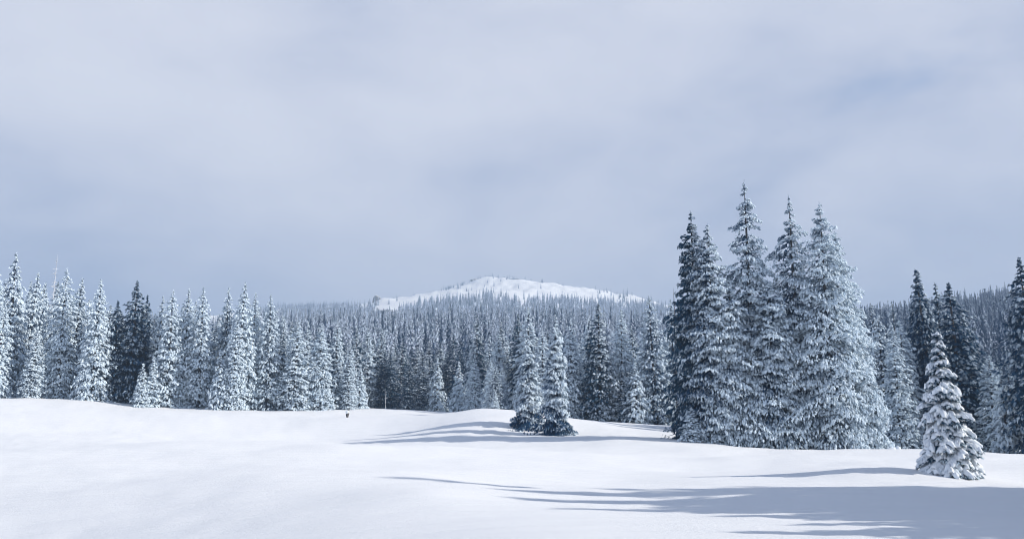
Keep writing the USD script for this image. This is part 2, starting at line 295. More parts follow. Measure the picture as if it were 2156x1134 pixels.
def spruce(rng, H, R, profile=0.7, levels=None, per=8, n_t=10, tl=0.45, droop=0.35, up=0.42, low=-0.28, width=0.42, frost_side=0.0, ragged=0.25, z0=0.012, airy=0.0, swell=None, skirt=0.0):
    """Boughs of a spruce, each (vertices, faces, frost). frost_side adds frost to the side that looks to the wind (+x)."""
    out = []
    levels = int((levels or int(H / 0.5)) * 1.6); per = per * 0.64
    ang = rng.uniform(0, 6.28)
    for i in range(levels):
        t = (i + rng.uniform(-.3, .3)) / levels
        t = min(max(t, 0.0), 0.985)
        z = H * (z0 + (1 - z0) * t)
        r = R * (1 - t) ** profile * (0.86 + 0.14 * min(1, t / 0.06))
        r *= min(1.0, (1 - t) / 0.20) ** 0.40
        if swell: r *= swell(t)
        r = max(r, 0.10)
        k = max(2, int(round(per * min(1, 0.45 + 0.75 * r / R))))
        for j in range(k):
            if airy and rng.random() < airy * (0.35 + 0.65 * smooth01((t - .45) / .3)): continue
            ang += 2.39996 + rng.uniform(-.25, .25)
            Lb = r * (1 + ragged * rng.normal() * 0.75) * (1.0 + (0.25 * ragged if rng.random() < .15 else 0))
            Lb = max(Lb, 0.12); z = H * (z0 + (1 - z0) * min(.985, max(0, t + rng.uniform(-.5, .5) / levels * 1.6)))
            e0 = low + (up - low) * t ** 1.5 + rng.normal() * 0.16
            dh = np.array([math.cos(ang), math.sin(ang), 0]); sh = np.array([-math.sin(ang), math.cos(ang), 0])
            n = max(3, int(n_t * (0.35 + 0.65 * Lb / R)))
            s = rng.uniform(0.12, 1.0, n) ** 0.75; s[0] = 1.0
            lat = rng.uniform(-1, 1, n); lat[0] = 0
            wid = width * Lb * np.sin(np.pi * np.clip(0.12 + 0.80 * s, 0, 1)) ** 0.8
            l = lat * wid
            roll = math.tan(rng.normal() * .38) * min(1.0, (1 - t) / .15)
            zz = z + l * roll + Lb * (s * math.tan(e0) - droop * s * s) + 0.10 * Lb * s ** 4 - 0.42 * np.abs(l) + rng.normal(0, 0.05, n) * min(1, Lb)
            zz = np.clip(zz, 0.02, min(z + 0.40 * Lb + 0.08, H - 0.25 * Lb))
            P = dh * (s * Lb)[:, None] + sh * l[:, None]; P[:, 2] = zz
            yaw = np.sign(lat) * rng.uniform(0.15, 1.2, n) * np.abs(lat) ** 0.5 + rng.normal(0, .35, n)
            pitch = e0 - 2 * droop * s * 0.6 + rng.uniform(-0.9, 0.55, n)
            D = (np.cos(yaw) * np.cos(pitch))[:, None] * dh + (np.sin(yaw) * np.cos(pitch))[:, None] * sh; D[:, 2] = np.sin(pitch)
            S = unit(np.cross(D, np.array([0, 0, 1.0])) + rng.normal(0, 0.25, (n, 3)))
            sc = tl * (0.65 + 0.35 * min(1, Lb / (0.5 * R))) * rng.uniform(0.65, 1.35, n)
            P = P - D * (sc * 0.55)[:, None]
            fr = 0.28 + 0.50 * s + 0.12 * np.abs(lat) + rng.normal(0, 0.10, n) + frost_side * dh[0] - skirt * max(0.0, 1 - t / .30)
            V_, F_, X_ = tufts(P, D, S, sc, sc * rng.uniform(0.5, 0.8, n), 0.30, rng.uniform(0.1, 0.45, (n, 1)), fr, 0.12)
            if n_t > 30:      # the bough's own stem
                q = np.linspace(0.02, 1.0, 5); c = dh * (q * Lb)[:, None]; c[:, 2] = np.maximum(z + Lb * (q * math.tan(e0) - droop * q * q) + 0.10 * Lb * q ** 4, 0.02)
                w3 = (0.012 + 0.012 * Lb) * (1.15 - q)
                ring = np.stack([sh * math.cos(a) + np.array([0, 0, math.sin(a)]) for a in (0, 2.1, 4.2)])
                sv = (c[:, None] + ring[None] * w3[:, None, None]).reshape(-1, 3)
                i_, j_ = np.meshgrid(np.arange(4), np.arange(3), indexing='ij'); j2 = (j_ + 1) % 3
                sf = np.concatenate([np.stack([i_ * 3 + j_, i_ * 3 + j2, i_ * 3 + 3 + j2], -1).reshape(-1, 3), np.stack([i_ * 3 + j_, i_ * 3 + 3 + j2, i_ * 3 + 3 + j_], -1).reshape(-1, 3)])
                V_, F_, X_ = np.vstack([V_, sv]), np.vstack([F_, sf + len(V_)]), np.concatenate([X_, np.full(15, 0.2)])
            out.append((V_, F_, X_))
    # leader
    n = 14; zt = H - np.linspace(0, 0.06 * H, n); a = rng.uniform(0, 6.28, n)
    P = np.column_stack([0 * a, 0 * a, zt - tl * 0.7]); D = unit(np.column_stack([np.cos(a) * .35, np.sin(a) * .35, np.ones(n)])); S = unit(np.cross(D, [1.0, 0.3, 0]))
    out.append(tufts(P, D, S, np.full(n, tl * 0.8), np.full(n, tl * 0.3), .3, np.zeros((n, 1)), np.full(n, 0.8), 0.2))
    return out

def join(pieces):
    V, F, X, o = [], [], [], 0
    for v, f, x in pieces:
        V.append(v); F.append(f + o); X.append(x); o += len(v)
    return np.vstack(V), np.vstack(F), np.concatenate(X)

def trunk_mesh(H, r, sides=8, rng=None, wob=0.0, base=-0.5):
    zs = np.linspace(base, H, 10); rr = r * (1 - (zs - base) / (H - base)) ** 0.8 + 0.012
    a = np.arange(sides) * 2 * np.pi / sides
    ox = np.zeros(10) if rng is None else np.cumsum(rng.normal(0, wob, 10)) * np.linspace(0, 1, 10)
    v = np.stack([np.cos(a)[None] * rr[:, None] + ox[:, None], np.sin(a)[None] * rr[:, None], np.repeat(zs[:, None], sides, 1)], -1).reshape(-1, 3)
    i, j = np.meshgrid(np.arange(9), np.arange(sides), indexing='ij')
    q = np.stack([i * sides + j, i * sides + (j + 1) % sides, (i + 1) * sides + (j + 1) % sides, (i + 1) * sides + j], -1).reshape(-1, 4)
    return v, q

# prototypes of the middle-distance trees
UsdGeom.Scope.Define(stage, '/World/Looks')
protos = {}
def make_proto(kind, seed, H, R, mat, **kw):
    rng = np.random.default_rng(seed)
    c = stage.CreateClassPrim('/proto_' + kind)
    x = UsdGeom.Xform.Define(stage, c.GetPath()); c.SetSpecifier(Sdf.SpecifierClass)
    v, q = trunk_mesh(H * 0.97, 0.012 * H + 0.02)
    part(c, 'trunk', v, q, M_bark)
    part(c, 'crown', *join(spruce(rng, H, R, **kw))[:2], mat, frost=None) if False else None
    V, Fc, X = join(spruce(rng, H, R, **kw))
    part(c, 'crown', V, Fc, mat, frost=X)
    protos[kind] = (c.GetPath(), H, R)

make_proto('columnar_a', 1, 20, 2.5, M_heavy, profile=0.58, per=9, n_t=17, tl=0.42, frost_side=.12)
make_proto('columnar_b', 2, 20, 2.8, M_heavy, profile=0.64, per=9, n_t=18, tl=0.45, droop=.5, frost_side=.12)
make_proto('columnar_c', 3, 20, 2.1, M_mid, profile=0.52, per=9, n_t=16, tl=0.42, frost_side=.15)
make_proto('conical_a', 4, 20, 2.9, M_mid, profile=0.70, per=9, n_t=18, tl=0.45, droop=.45, frost_side=.15)
make_proto('conical_b', 5, 20, 3.0, M_light, profile=0.72, per=9, n_t=18, tl=0.45, droop=.40, frost_side=.18)
make_proto('dark_a', 6, 20, 2.5, M_light, profile=0.65, per=8, n_t=18, tl=0.45, ragged=.35, airy=.15, frost_side=.15)
make_proto('dark_b', 7, 20, 2.2, M_light, profile=0.6, per=8, n_t=17, tl=0.42, frost_side=.15)
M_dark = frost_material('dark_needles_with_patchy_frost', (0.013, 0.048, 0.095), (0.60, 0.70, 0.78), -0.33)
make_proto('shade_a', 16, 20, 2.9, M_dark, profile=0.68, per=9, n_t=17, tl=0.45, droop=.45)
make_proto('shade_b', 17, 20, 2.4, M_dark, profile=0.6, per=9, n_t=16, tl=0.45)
make_proto('young_a', 8, 8, 1.35, M_heavy, profile=0.85, per=8, n_t=12, tl=0.36, levels=26, low=-.1, up=.35, droop=.35)
make_proto('young_b', 9, 8, 1.6, M_heavy, profile=0.9, per=8, n_t=12, tl=0.38, levels=24, low=-.1, up=.3, droop=.45)

def place(kind, u, v, Y, wf=1.0, name='spruce_tree', rz=None, rng=random.Random(5), **tags):
    """A copy of a prototype whose tip stands at column u, row v of the photograph, Y metres away."""
    tip = at(u, v, Y)
    z = gz(tip[0], Y) - 0.30
    path, H, R = protos[kind]
    h = max(tip[2] - z, 1.5)
    s = h / H
    w = 1.14 * wf * s ** 0.5
    t = thing(name, (tip[0], Y, z), rng.uniform(0, 360) if rz is None else rz, (w, w, s), lean=(rng.gauss(0, .9), rng.gauss(0, .9)), **tags)
    t.GetReferences().AddInternalReference(path); t.SetInstanceable(True)
    return t

# ------------------------------------------------------------------ the hero trees, bough by bough
def hero(u, v, Y, R, seed, mat, label, group=None, **kw):
    rng = np.random.default_rng(seed)
    tip = at(u, v, Y); z = gz(tip[0], Y) - 0.40
    H = tip[2] - z
    t = thing('spruce_tree', (tip[0], Y, z), label=label, cat='tree', group=group)
    vv, q = trunk_mesh(H * 0.98, 0.012 * H + 0.03)
    part(t, 'trunk', vv, q, M_bark)
    bs = spruce(rng, H, R, **kw)
    bs.sort(key=lambda b: -len(b[0]))
    big = sum(len(b[0]) >= 60 for b in bs); bs_n = min(298, big)
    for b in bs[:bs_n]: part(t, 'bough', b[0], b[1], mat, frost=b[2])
    if len(bs) > bs_n:
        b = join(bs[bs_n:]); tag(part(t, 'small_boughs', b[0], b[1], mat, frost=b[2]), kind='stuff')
    return t

CL = 'tall spruces standing together right of the middle'
hk = dict(per=8, levels=44, n_t=74, tl=0.31, width=0.45)
hero(1454, 442, 84.5, 2.7, 101, M_light, 'dark narrow spruce with little frost, leftmost of the tall clump', CL, profile=.5, frost_side=.34, ragged=.35, **hk)
hero(1489, 469, 82.5, 3.1, 102, M_mid, 'frosted spruce right beside the dark leftmost one of the tall clump', CL, profile=.56, frost_side=.26, ragged=.3, **hk)
hero(1566, 377, 83.5, 3.35, 103, M_mid, 'tallest spruce in the photo, with open airy upper branches', CL, profile=.56, frost_side=.12, ragged=.5, airy=.28, droop=.40, up=.12, **hk)
hero(1660, 409, 83.0, 3.25, 104, M_mid, 'second tallest spruce, slim ragged spire between the tallest and the whitest', CL, profile=.58, frost_side=.15, ragged=.5, airy=.18, droop=.42, up=.2, **hk)
hero(1725, 424, 81.0, 3.5, 105, M_heavy, 'broad whitest frost covered spruce at the right of the tall clump', CL, profile=.52, frost_side=.12, ragged=.35, droop=.45, **hk)
hero(1757, 486, 83.0, 3.2, 106, M_heavy, 'frost covered spruce leaning out just right of the whitest one, its tip slightly lower', CL, profile=.52, frost_side=.12, ragged=.35, droop=.45, **hk)
hero(1616, 590, 81.5, 3.0, 107, M_mid, 'shorter frosted spruce in front of the tall clump, below the second tallest', CL, profile=.5, frost_side=.1, ragged=.4, droop=.45, **{**hk, 'levels': 36})
hero(1534, 585, 82.0, 2.9, 108, M_mid, 'shorter frosted spruce in front of the tall clump, below the tallest on its left', CL, profile=.5, frost_side=.1, ragged=.4, droop=.45, **{**hk, 'levels': 36})
hero(1808, 690, 82.0, 2.2, 109, M_heavy, 'low frosted spruce at the right foot of the tall clump', CL, profile=.7, droop=.45, **{**hk, 'levels': 30, 'n_t': 60})
CT = 'two spruces in the hollow left of the middle shadow'
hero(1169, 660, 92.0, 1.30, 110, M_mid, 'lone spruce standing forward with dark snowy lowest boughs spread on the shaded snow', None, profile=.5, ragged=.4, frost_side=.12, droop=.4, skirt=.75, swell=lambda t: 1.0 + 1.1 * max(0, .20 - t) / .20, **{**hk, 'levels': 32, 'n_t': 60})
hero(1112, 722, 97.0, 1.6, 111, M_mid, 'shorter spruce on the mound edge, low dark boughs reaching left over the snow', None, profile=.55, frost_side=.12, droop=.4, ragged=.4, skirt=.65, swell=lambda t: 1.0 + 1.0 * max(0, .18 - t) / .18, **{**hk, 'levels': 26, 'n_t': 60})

# ------------------------------------------------------------------ the small snow laden tree
def snow_lobe(rng, c0, d, side, L, W, T, droop, nu=9, nv=7):
    """A soft cushion of snow lying along a twig: closed mesh."""
    a = np.linspace(0, 1, nu)[:, None]; b = np.linspace(-1, 1, nv)[None, :]
    shape = np.sin(np.pi * np.clip(0.14 + 0.68 * a, 0, 1)) ** 0.5
    w = W * shape * (1 + 0.22 * rng.normal(size=(nu, 1)) * (a > .1))
    cen = c0 + d * (a * L)[..., None] if False else (c0[None, None] + d[None, None] * (a * L)[:, :, None] * np.ones((1, nv, 1)))
    x = side[None, None] * (b * w)[:, :, None]
    hump = np.sqrt(np.clip(1 - b ** 2, 0, 1)) * shape * T * (1 + 0.32 * rng.normal(size=(nu, nv)))
    sag = -droop * L * a ** 2 - 0.30 * w * b ** 2
    top = cen + x; top[:, :, 2] += sag + hump
    bot = cen + x * 0.9; bot[:, :, 2] += sag - 0.18 * T * shape
    v = np.concatenate([top.reshape(-1, 3), bot.reshape(-1, 3)])
    i, j = np.meshgrid(np.arange(nu - 1), np.arange(nv - 1), indexing='ij')
    q = np.stack([i * nv + j, (i + 1) * nv + j, (i + 1) * nv + j + 1, i * nv + j + 1], -1).reshape(-1, 4)
    n = nu * nv; ring = [k for k in range(nv)] + [k * nv + nv - 1 for k in range(1, nu)] + [(nu - 1) * nv + k for k in range(nv - 2, -1, -1)] + [k * nv for k in range(nu - 2, 0, -1)]
    rq = np.array([(ring[k], ring[(k + 1) % len(ring)], n + ring[(k + 1) % len(ring)], n + ring[k]) for k in range(len(ring))])
    return v, np.vstack([q, q[:, ::-1] + n, rq])

def snowy_tree(u, v, Y, R, seed, label):
    rng = np.random.default_rng(seed)
    ys = np.linspace(31, 39, 81); gx_ = np.array([at(u + 18, 1001, y)[0] for y in ys]); gz_ = ground_z(gx_, ys)
    rows = np.array([CY - F_PX * ((z - EYE) * math.cos(PITCH) - y * math.sin(PITCH)) / (y * math.cos(PITCH) + (z - EYE) * math.sin(PITCH)) for y, z in zip(ys, gz_)])
    Y = float(ys[np.argmin(np.abs(rows - 997))])
    tip = at(u, v, Y); z0 = gz(tip[0], Y) - 0.10
    H = tip[2] - z0
    t = thing('young_spruce', (tip[0], Y, z0), label=label, cat='tree')
    vv, q = trunk_mesh(H * 0.97, 0.075); part(t, 'trunk', vv, q, M_bark)
    levels, ang = 21, 0.4
    for i in range(levels):
        t_ = (i + 0.25) / levels
        z = H * (0.035 + 0.95 * t_)
        r = R * (1 - t_) ** 0.72 * (0.92 + .08 * math.sin(i * 1.7))
        k = max(5, int(round(10 * (r / R) ** 0.55)))
        for j in range(k):
            ang += 2 * math.pi / k + rng.normal() * 0.12
            Lb = max(0.19, r * rng.uniform(0.82, 1.12) * (1 + 0.16 * math.sin(2 * ang + 5 * t_ + 1.0) * math.sin(9 * t_ + ang)))
            zz = max(0.10, z + rng.normal() * 0.22 * H / levels)
            dh = np.array([math.cos(ang), math.sin(ang), 0]); sh = np.array([-math.sin(ang), math.cos(ang), 0])
            slope = 0.42 * (t_ - 0.30) - 0.06 + rng.normal() * 0.09
            d = dh + np.array([0, 0, slope]); droop = 0.22 + 0.14 * rng.random()
            W = 0.115 * Lb ** 0.55 * rng.uniform(.7, 1.25); T = 0.095 * min(1.1, (Lb / 0.6)) ** 0.6 * rng.uniform(0.75, 1.3)
            org = np.array([0, 0, zz])
            # needles: sprays hanging below and beside
            n = int(34 + 60 * Lb); s = rng.uniform(0.1, 1.03, n) ** .7; lat = rng.uniform(-1, 1, n)
            wid = 0.42 * Lb ** 0.8 * np.sin(np.pi * np.clip(.12 + .80 * s, 0, 1)) ** .7
            P = org + dh * (s * Lb)[:, None] + sh * (lat * wid)[:, None]
            P[:, 2] += Lb * (s * slope - droop * s * s) - .35 * np.abs(lat) * wid - 0.03
            P[:, 2] = np.maximum(P[:, 2], 0.03)
            yaw = np.sign(lat) * rng.uniform(.2, 1.1, n); pit = rng.uniform(-.95, -.05, n) + slope
            D = (np.cos(yaw) * np.cos(pit))[:, None] * dh + (np.sin(yaw) * np.cos(pit))[:, None] * sh; D[:, 2] = np.sin(pit)
            S = unit(np.cross(D, [0, 0, 1.0]) + rng.normal(0, .3, (n, 3)))
            sc = 0.19 * rng.uniform(.7, 1.3, n) * min(1, 0.6 + Lb)
            V, Fc, X = tufts(P - D * (sc * .5)[:, None], D, S, sc, sc * .42, .25, rng.uniform(0, .3, (n, 1)), 0.15 + .45 * s + rng.normal(0, .15, n), .2)
            b = part(t, 'bough', V, Fc, M_needle, frost=X)
            # snow: one main lobe and smaller ones over the side twigs
            lobes = [snow_lobe(rng, org + d * 0.16 * Lb + [0, 0, -.02 * droop], d, sh, Lb * .86, W, T, droop * .82)]
            for m in range(int(3 + 6 * min(1, Lb / .9))):
                sa = rng.uniform(.3, .85); sg = 1 if m % 2 else -1
                c = org + d * (sa * Lb); c = c + [0, 0, -droop * Lb * sa * sa]
                yd = rng.uniform(.5, 1.25) * sg; dd = dh * math.cos(yd) + sh * math.sin(yd) + np.array([0, 0, slope - droop * sa - .12]); ss = np.array([-dd[1], dd[0], 0]) / math.hypot(dd[0], dd[1])
                lobes.append(snow_lobe(rng, c, dd, ss, (.26 + .16 * rng.random()) * Lb ** .7, W * .78, T * 1.0, .28, 7, 6))
            sv, sq, o = [], [], 0
            for a, f in lobes: sv.append(a); sq.append(f + o); o += len(a)
            sv = np.vstack(sv); sv[:, 2] = np.maximum(sv[:, 2], 0.0)
            part(b, 'snow_cushion', sv, np.vstack(sq), M_snowload, smooth=True)
    # leader twigs
    bs = [(-.05, .02, .30), (.07, -.03, .24), (0.0, .0, .46), (-.11, .05, .12), (.12, .06, .10)]
    for dx, dy, h in bs:
        P = np.repeat([[dx * .3, dy * .3, H * .955]], 8, 0) + np.outer(np.linspace(0, 1, 8), [dx, dy, h])
        a = rng.uniform(0, 6.28, 8); D = unit(np.column_stack([np.cos(a) * .5, np.sin(a) * .5, np.full(8, .9)])); S = unit(np.cross(D, [1, .2, 0]))
        V, Fc, X = tufts(P, D, S, np.full(8, .09), np.full(8, .03), .3, np.zeros((8, 1)), rng.uniform(.2, .9, 8), .2)
        part(t, 'leader_twig', V, Fc, M_needle, frost=X)
    return t

snowy_tree(1971, 694, 34.3, 1.24, 77, 'small young spruce laden with thick snow, standing alone in the right foreground')

# ------------------------------------------------------------------ named trees of the forest edge
ANCHORS = [(-60, 'the left photo edge'), (45, 'the dark tipped tallest'), (144, 'the white pointed one'), (214, 'the thin tipped white one'), (292, 'the broad dark blue one'), (398, 'the row of whites'), (511, 'the thick highest white one'),
           (575, 'the blunt white one'), (653, 'the bright white pair'), (735, 'the snow capped stump'), (813, 'the thin white pole'), (921, 'the young thin tipped one'), (1006, 'the snow mound'), (1093, 'the two close tips'), (1169, 'the lone forward one'),
           (1260, 'the broad dark topped one'), (1374, 'the tall frosted one'), (1418, 'the bare dead trunk'), (1566, 'the tallest'), (1725, 'the whitest'), (1848, 'the frosted one beside it'), (1945, 'the two highest right tips'), (2034, 'the broad greenish one'), (2108, 'the young snowy one'), (2200, 'the right photo edge')]
NTH = ['first', 'second', 'third', 'fourth', 'fifth', 'sixth', 'seventh', 'eighth', 'ninth']
LG = 'frosted spruces of the left tree line'
CG = 'spruces of the middle tree line'
RG = 'spruces behind the small snowy tree on the right'
T = [
 # left
 ('columnar_b', 4, 562, 138, 1.0, 'frosted spruce cut by the left edge of the photo', LG),
 ('conical_a', 45, 530, 142, .95, 'tallest spruce of the left tree line, with a dark ragged tip', LG),
 ('columnar_b', 74, 569, 146, 1.0, 'frosted spruce just right of the tallest of the left tree line', LG),
 ('columnar_a', 144, 563, 139, 1.0, 'white pointed spruce right of the thin hazy dead top on the left', LG),
 ('columnar_c', 169, 583, 141, .85, 'slim white spruce squeezed right of the white pointed one on the left', LG),
 ('columnar_b', 214, 586, 137, 1.0, 'white spruce with a thin bare tip, left of the broad dark blue one', LG),
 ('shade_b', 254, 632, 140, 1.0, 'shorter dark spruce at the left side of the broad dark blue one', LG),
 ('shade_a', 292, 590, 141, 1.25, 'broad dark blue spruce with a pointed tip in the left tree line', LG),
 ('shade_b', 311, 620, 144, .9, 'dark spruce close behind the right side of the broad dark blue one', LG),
 ('conical_a', 342, 622, 142, .8, 'spruce between the broad dark blue one and the row of white ones', LG),
 ('columnar_a', 368, 609, 138, 1.0, 'first white spruce right of the pair of young ones on the left', LG),
 ('columnar_b', 398, 604, 140, .9, 'white spruce, second right of the pair of young ones on the left', LG),
 ('columnar_a', 433, 604, 139, .95, 'white slim tipped spruce, third right of the pair of young ones on the left', LG),
 ('columnar_c', 416, 632, 143, .8, 'slim shorter spruce wedged between two white ones left of the dark gap', LG),
 ('conical_a', 481, 602, 143, .8, 'darker spruce close left of the thick white one in the left tree line', LG),
 ('columnar_b', 511, 592, 139, 1.0, 'thick white spruce, highest between the dark gap and the mountain', LG),
 ('columnar_a', 541, 614, 142, .9, 'white spruce just right of the thick highest white one', LG),
 ('columnar_a', 575, 618, 141, .9, 'white spruce with a blunt tip, nearest on the left to the mountain shoulder', LG),
 ('columnar_c', 597, 664, 143, .8, 'slim spruce just right of the blunt white one below the mountain shoulder', LG),
 ('columnar_a', 628, 671, 141, 1.15, 'bright white conical spruce, left one of a prominent pair below the mountain shoulder', LG),
 ('columnar_b', 678, 680, 143, 1.1, 'bright white spruce, right one of a prominent pair below the mountain shoulder', LG),
 ('conical_a', 646, 676, 147, .8, 'darker spruce showing between the prominent pair of bright white ones', LG),
 ('columnar_c', 711, 671, 147, .9, 'grey frosted spruce right of the prominent pair of bright white ones', LG),
 ('columnar_c', 735, 722, 145, .9, 'shorter grey spruce at the right end of the white left tree line', LG),
 ('young_a', 303, 764, 134, 1.0, 'young white spruce, left one of a pair before the broad dark blue spruce', LG),
 ('young_a', 324, 749, 135, 1.0, 'young white spruce, right and taller one of a pair before the broad dark blue spruce', LG),
 ('young_b', 468, 735, 136, 1.0, 'young frosted spruce before the dark gap in the left tree line', LG),
 ('columnar_c', 501, 664, 136.5, .85, 'slim spruce in front of the thick highest white one', LG),
 ('columnar_a', 77, 690, 135, .9, 'shorter white spruce in front near the left edge', LG),
 ('columnar_b', 5, 640, 134, 1.0, 'shorter white spruce in front, cut by the left edge of the photo', LG),
 ('young_a', 733, 780, 146, 1.0, 'young white spruce, left one of two closing the white tree line above the stump', LG),
 ('young_a', 759, 767, 147, 1.0, 'young white spruce, right one of two closing the white tree line', LG),
 # middle
 ('conical_b', 752, 689, 160, .9, 'dark spruce at the right end of the white left tree line', CG),
 ('conical_a', 776, 686, 172, .9, 'grey blue spruce first right of the white left tree line', CG),
 ('columnar_c', 801, 690, 178, 1.0, 'grey blue spruce above the thin white pole in the dark forest', CG),
 ('young_b', 921, 752, 166, 1.1, 'young dark spruce with a thin tip before the middle tree line', CG),
 ('young_b', 967, 760, 160, 1.1, 'young grey spruce before the middle tree line, left of the snow mound', CG),
 ('dark_a', 1006, 662, 152, 1.0, 'dark spruce with a tall tip above the left end of the snow mound', CG),
 ('conical_a', 1000, 745, 145, .8, 'shorter blue grey spruce in front above the left end of the snow mound', CG),
 ('conical_b', 1053, 676, 150, 1.0, 'dark green spruce behind the snow mound, below the mountain peak', CG),
 ('conical_b', 1093, 660, 146, 1.0, 'dark green spruce behind the snow mound, left one of two close tips', CG),
 ('conical_a', 1112, 646, 144, 1.1, 'thick frosted spruce behind the snow mound, right and higher one of two close tips', CG),
 ('columnar_c', 1141, 690, 132, .9, 'slim pale spruce between the thick one and the lone forward one', CG),
 ('conical_a', 1201, 669, 128, .9, 'frosted spruce right behind the lone forward one', CG),
 ('conical_a', 1237, 662, 132, .9, 'frosted spruce with a white tip left of the broad dark topped one', CG),
 ('conical_b', 1260, 639, 127, 1.2, 'broad dark topped spruce of the middle tree line, right of the lone forward one', CG),
 ('columnar_b', 1306, 650, 128, 1.0, 'pale frosted spruce right of the broad dark topped one', CG),
 ('conical_a', 1374, 622, 126, 1.1, 'tall frosted spruce left of the bare dead trunk', CG),
 ('conical_a', 1418, 628, 128, .9, 'frosted spruce behind the bare dead trunk', CG),
 ('young_b', 1339, 761, 122, 1.2, 'young dark spruce before the middle tree line, left of the tall frosted one', CG),
 ('young_a', 1042, 818, 121, .8, 'very young pale spruce at the top of the snow mound', CG),
 ('young_b', 1456, 858, 81, 1.3, 'low dark bushy spruce at the left foot of the tall clump', None),
 # right
 ('conical_a', 1848, 660, 96, .95, 'frosted spruce right beside the whitest tree of the tall clump', RG),
 ('columnar_a', 1877, 690, 93, .95, 'slim white spruce in front, between the tall clump and the dark group', RG),
 ('columnar_a', 1898, 671, 97, .95, 'pale frosted spruce leaning on the left side of the dark group', RG),
 ('dark_b', 1841, 635, 150, .9, 'far dark spruce tip rising right of the tall clump', RG),
 ('dark_a', 1885, 631, 152, .9, 'far dark spruce tip between the tall clump and the dark group', RG),
 ('conical_b', 1926, 567, 104, .95, 'dark spruce, left one of the two highest tips behind the small snowy tree', RG),
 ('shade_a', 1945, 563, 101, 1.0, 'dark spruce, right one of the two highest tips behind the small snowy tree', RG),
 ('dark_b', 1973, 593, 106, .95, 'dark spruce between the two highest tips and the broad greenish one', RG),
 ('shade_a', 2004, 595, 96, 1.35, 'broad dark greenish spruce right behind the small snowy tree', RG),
 ('conical_b', 2034, 650, 99, 1.0, 'dark greenish spruce at the right shoulder of the broad greenish one', RG),
 ('columnar_a', 2076, 747, 92, 1.0, 'slim pale spruce to the right of the broad greenish one', RG),
 ('young_b', 2108, 779, 88, 1.1, 'young snowy spruce left of the dark tree at the right edge', RG),
 ('shade_a', 2153, 540, 86, 1.15, 'tall dark spruce cut by the right edge of the photo', RG),
]
for kind, u, v, Y, wf, label, group in T:
    place(kind, u, v, Y, wf, label=label, cat='tree', group=group)

# ------------------------------------------------------------------ the trees filling the forest edge
rnd = random.Random(17)
env = lambda u: float(np.interp(u, [0, 60, 120, 200, 270, 340, 450, 600, 680, 760, 900, 1000, 1100, 1200, 1300, 1380, 1440, 1820, 1900, 2000, 2060, 2110, 2156],
                               [585, 578, 585, 612, 640, 645, 632, 655, 688, 702, 706, 698, 680, 690, 682, 655, 655, 680, 660, 655, 735, 715, 690]))
def fill(n, u0, u1, Y0, Y1, dv, kinds, label, group, wf=1.0):
    seen = {}
    for i in range(n):
        u = u0 + (u1 - u0) * (i + rnd.random()) / n
        j = max(0, min(len(ANCHORS) - 2, sum(a <= u for a, _ in ANCHORS) - 1))
        k = seen[j] = seen.get(j, -1) + 1
        place(rnd.choice(kinds), u, env(u) + rnd.uniform(*dv), rnd.uniform(Y0, Y1), wf * rnd.uniform(.75, 1.2),
              label=f'{NTH[k]} {label} between {ANCHORS[j][1]} and {ANCHORS[j + 1][1]}', cat='tree', group=group)
fill(26, -30, 640, 146, 158, (4, 50), ['columnar_a', 'columnar_b', 'columnar_c', 'conical_a', 'columnar_c'], 'half hidden spruce', 'half hidden spruces of the left tree line')
fill(16, -20, 600, 158, 175, (8, 40), ['columnar_c', 'conical_a', 'dark_b'], 'deep set spruce', 'spruces deep in the left tree line')
fill(30, 590, 1010, 186, 205, (0, 38), ['conical_a', 'shade_b', 'conical_b', 'dark_b', 'shade_a'], 'far grey blue spruce', 'spruces of the dense middle forest', 1.25)
fill(22, 690, 1010, 165, 184, (10, 70), ['shade_a', 'shade_b', 'shade_a', 'conical_b'], 'dark forest spruce', 'spruces in the front of the dark blue forest', 1.15)
fill(28, 980, 1460, 140, 175, (5, 70), ['conical_a', 'columnar_c', 'conical_b', 'columnar_b'], 'crowded spruce', 'spruces between the snow mound and the tall clump', 1.15)
fill(10, 1010, 1450, 123, 134, (60, 120), ['conical_a', 'columnar_c', 'conical_b'], 'low front spruce', 'shorter spruces between the snow mound and the tall clump')
fill(16, 1440, 1850, 100, 140, (40, 110), ['conical_b', 'dark_b', 'conical_a'], 'glimpsed rear spruce', 'spruces behind the tall clump')
fill(14, 1815, 2170, 108, 150, (15, 80), ['shade_a', 'dark_a', 'shade_b', 'conical_b'], 'dark rear spruce', 'dark spruces behind the right group')

